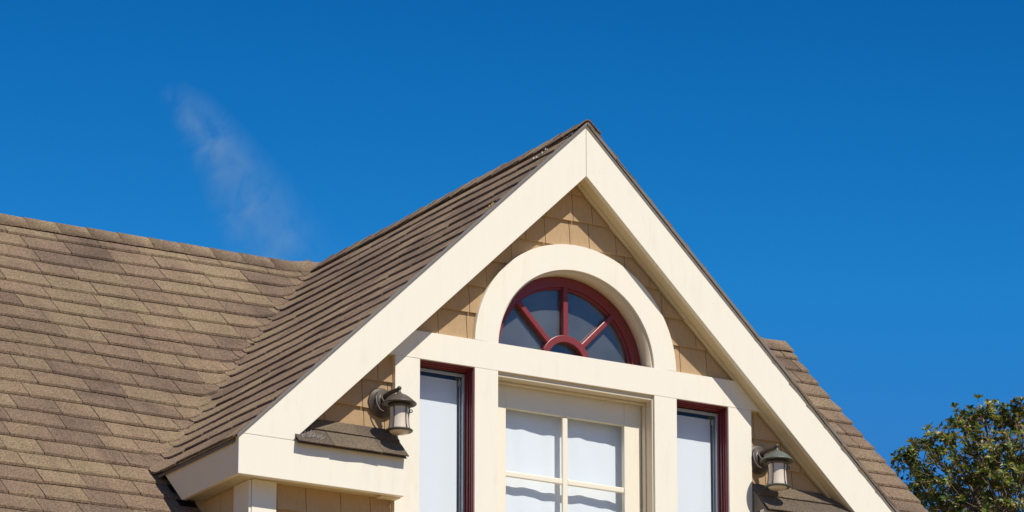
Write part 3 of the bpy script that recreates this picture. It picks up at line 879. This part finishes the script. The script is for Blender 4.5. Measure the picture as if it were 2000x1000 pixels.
# ------------------------------------------------------------------ tree
def build_tree():
    D = 48.0
    c = unproject(2040, 1160, D)
    pxm = FPX/D
    rx, rz = 335/pxm, 385/pxm
    base = Vector((c.x, c.y, Z0))
    R = empty('tree', base, 'leafy green tree with twiggy crown rising beyond the right end of the roof', 'tree')
    rnd = random.Random(21)
    leaf, n, b = mat('leaf')
    g_ = N(n, 'ShaderNodeNewGeometry')
    r = ramp(n, [(.0, (.030, .060, .010)), (.25, (.085, .135, .014)), (.52, (.17, .215, .022)), (.78, (.29, .30, .035)), (.85, (.24, .14, .035)), (1., (.38, .22, .09))])
    n.links.new(g_.outputs['Random Per Island'], r.inputs[0]); n.links.new(r.outputs[0], b.inputs['Base Color'])
    b.inputs['Roughness'].default_value = .42
    tl = N(n, 'ShaderNodeBsdfTranslucent'); n.links.new(r.outputs[0], tl.inputs[0]); mx = N(n, 'ShaderNodeMixShader'); mx.inputs[0].default_value = .38
    n.links.new(b.outputs[0], mx.inputs[1]); n.links.new(tl.outputs[0], mx.inputs[2]); n.links.new(mx.outputs[0], n.nodes['Material Output'].inputs[0])
    # branching: trunk -> limbs -> lobes
    tr = MB()
    trunk = [base+Vector((rnd.uniform(-.1, .1)*i, rnd.uniform(-.1, .1)*i, (c.z-Z0-rz*.55)*i/6)) for i in range(7)]
    tr.tube(trunk, [.24, .20, .18, .16, .145, .13, .11], 12)
    tr.build('trunk', M_BARK, R)
    tw = MB(); lv = MB()
    lobes = []
    for i in range(20):
        while True:
            d = Vector((rnd.gauss(0, 1), rnd.gauss(0, 1), rnd.gauss(0, 1))).normalized()
            if d.z > -.75: break
        rr = rnd.uniform(.62, .97)
        lobes.append((c+Vector((d.x*rx, d.y*rx, d.z*rz))*rr, rnd.uniform(.24, .46)))
    # lobes that shape the outline seen from the house side
    for (u, v, s, dd) in ((1768, 900, .13, 0), (1778, 885, .10, .1), (1790, 930, .18, 0), (1790, 985, .2, .2), (1812, 868, .16, -.2), (1845, 850, .15, 0), (1878, 828, .17, .2), (1918, 815, .17, -.1), (1950, 812, .13, 0), (1985, 815, .17, 0), (1850, 925, .3, -.5), (1915, 890, .32, -.6), (1980, 900, .34, -.6), (1890, 985, .36, -.6), (1830, 1000, .3, -.3), (2030, 830, .25, 0), (1960, 990, .36, -.8)):
        lobes.append((unproject(u, v, D+dd), s))
    top_ = trunk[-1]
    for lc, lr in lobes:
        mid = (top_+lc)/2+Vector((rnd.uniform(-.2, .2), rnd.uniform(-.2, .2), rnd.uniform(-.25, .05)))
        tw.tube([top_+Vector((0, 0, -rnd.uniform(0, .5))), mid, lc], [.05, .028, .012], 6)
        for q in range(int(47*(lr/.35)**2)+10):
            d = Vector((rnd.gauss(0, 1), rnd.gauss(0, 1), rnd.gauss(0, 1)+.25)).normalized()
            tip = lc+d*lr*rnd.uniform(.45, 1.3)
            st = lc+(tip-lc)*rnd.uniform(.1, .35)+Vector((rnd.uniform(-.05, .05), rnd.uniform(-.05, .05), -.03))
            tw.tube([st, (st+tip)/2+Vector((rnd.uniform(-.02, .02), rnd.uniform(-.02, .02), -.02)), tip], [.006, .0042, .003], 3)
            ax = (d+Vector((0, 0, .7))+Vector((rnd.uniform(-.3, .3), rnd.uniform(-.3, .3), 0))).normalized()
            for lay in range(1 if rnd.random() < .25 else 2):
                cc = tip-ax*lay*.055
                a1 = ax.cross(Vector((rnd.random(), rnd.random(), rnd.random()))).normalized(); a2 = ax.cross(a1)
                nl = rnd.randint(5, 8)
                if rnd.random() < .06: continue
                for k in range(nl):
                    t = 2*PI*k/nl+rnd.uniform(-.3, .3); o = a1*math.cos(t)+a2*math.sin(t)
                    ld = (o*rnd.uniform(.7, 1.2)+ax*rnd.uniform(.2, .9)).normalized(); side = ld.cross(ax).normalized()
                    ln = rnd.uniform(.048, .082); wd = ln*.23
                    nn_ = side.cross(ld)
                    p0 = cc; pm_ = cc+ld*ln*.55; pe = cc+ld*ln-nn_*ln*.12
                    lv.add([p0, pm_+side*wd+nn_*wd*.35, pe, pm_-side*wd+nn_*wd*.35, pm_], [(0, 4, 1), (1, 4, 2), (0, 3, 4), (3, 2, 4)])
    tw.build('branches', M_BARK, R, recalc=False, kind='stuff')
    o = lv.build('foliage', leaf, R, recalc=False, kind='stuff')
build_tree()

# ------------------------------------------------------------------ thin wisp of cloud
def cloud():
    m = bpy.data.materials.new('cloud_vapour'); m.use_nodes = True; n = m.node_tree; n.nodes.clear()
    out = N(n, 'ShaderNodeOutputMaterial'); pv = N(n, 'ShaderNodeVolumePrincipled')
    pv.inputs['Color'].default_value = (.56, .80, 1, 1); pv.inputs['Anisotropy'].default_value = 0.0
    tc = N(n, 'ShaderNodeTexCoord')
    n.links.new(pv.outputs[0], out.inputs['Volume'])
    return m, n, pv, tc
m, n, pv, tc = cloud()
D = 2600.0
def P(u, v, dd=0): return unproject(u, v, D+dd)
pxm = FPX/D
# a closed lumpy body that follows the streak; the object's own frame: local x = across, y = depth, z = along
path = [(335, 172, 26), (372, 205, 40), (405, 262, 54), (440, 325, 68), (478, 385, 82), (515, 445, 92), (560, 500, 100), (610, 560, 100)]
mb = MB(); seg = 20
k0 = len(mb.v)
for i, (u, v, r) in enumerate([(318, 150, 3)]+path+[(640, 600, 3)]):
    cc = P(u, v)
    for j in range(seg):
        t = 2*PI*j/seg; rr = r/pxm
        mb.v.append(tuple(cc+(Rv*math.cos(t)*1.15+Uv*math.cos(t)*.55+Fv*math.sin(t)*1.0)*rr))
nr = len(path)+2
for i in range(nr-1):
    for j in range(seg):
        mb.f.append((i*seg+j, i*seg+(j+1) % seg, (i+1)*seg+(j+1) % seg, (i+1)*seg+j)); mb.sm.append(True)
mb.f.append(tuple(range(seg))); mb.f.append(tuple((nr-1)*seg+j for j in range(seg))); mb.sm += [False, False]
co = mb.build('cloud', m)
cc = WORLDLOC[co.name]
co['kind'] = 'structure'
# density: falls off from the streak's centre line, broken by stretched noise
geo = N(n, 'ShaderNodeNewGeometry')
def vdot(vec, c0):
    s = N(n, 'ShaderNodeVectorMath', operation='SUBTRACT'); n.links.new(geo.outputs['Position'], s.inputs[0]); s.inputs[1].default_value = c0
    d = N(n, 'ShaderNodeVectorMath', operation='DOT_PRODUCT'); n.links.new(s.outputs[0], d.inputs[0]); d.inputs[1].default_value = vec
    return d.outputs['Value']
def mth(op, a, b=None, c=None, clamp=False):
    x = N(n, 'ShaderNodeMath', operation=op, use_clamp=clamp)
    for i, v in enumerate((a, b, c)):
        if v is None: continue
        if isinstance(v, (int, float)): x.inputs[i].default_value = v
        else: n.links.new(v, x.inputs[i])
    return x.outputs[0]
A, B = P(345, 168), P(590, 560)
ax = (B-A); ln = ax.length; ax = ax/ln
pe = Fv.cross(ax).normalized()
if pe.dot(Rv) < 0: pe = -pe
along = mth('DIVIDE', vdot(ax, A), ln)
across = mth('DIVIDE', vdot(pe, A), pxm and 1/pxm)          # in photograph pixels of width
depth = mth('DIVIDE', vdot(Fv, A), 1/pxm)
bend = mth('MULTIPLY', mth('SINE', mth('MULTIPLY', along, 4.2)), 16)
wid = mth('MULTIPLY_ADD', along, 62, 34)
nz = N(n, 'ShaderNodeTexNoise'); mp = N(n, 'ShaderNodeMapping'); n.links.new(geo.outputs['Position'], mp.inputs[0])
mp.inputs['Rotation'].default_value = (0.5, 0.3, 0.4); mp.inputs['Scale'].default_value = (.05, .022, .03)
n.links.new(mp.outputs[0], nz.inputs['Vector']); nz.inputs['Scale'].default_value = 2.0; nz.inputs['Detail'].default_value = 7; nz.inputs['Roughness'].default_value = .68; nz.inputs['Distortion'].default_value = .6
wob = mth('MULTIPLY', mth('SUBTRACT', nz.outputs['Fac'], .5), 130)
q1 = mth('DIVIDE', mth('ADD', mth('SUBTRACT', across, bend), wob), wid)
q2 = mth('DIVIDE', depth, 70)
g1 = mth('EXPONENT', mth('MULTIPLY', mth('ADD', mth('MULTIPLY', q1, q1), mth('MULTIPLY', q2, q2)), -1.6))
e0 = mth('MULTIPLY', mth('ADD', along, .05), 5, clamp=True); e1 = mth('MULTIPLY', mth('SUBTRACT', 1.08, along), 3.6, clamp=True)
nn2 = mth('MULTIPLY', mth('SUBTRACT', nz.outputs['Fac'], .40), 4.0, clamp=True)
den = mth('MULTIPLY', mth('MULTIPLY', mth('MULTIPLY', g1, nn2), mth('MULTIPLY', e0, e1)), .027)
n.links.new(den, pv.inputs['Density'])
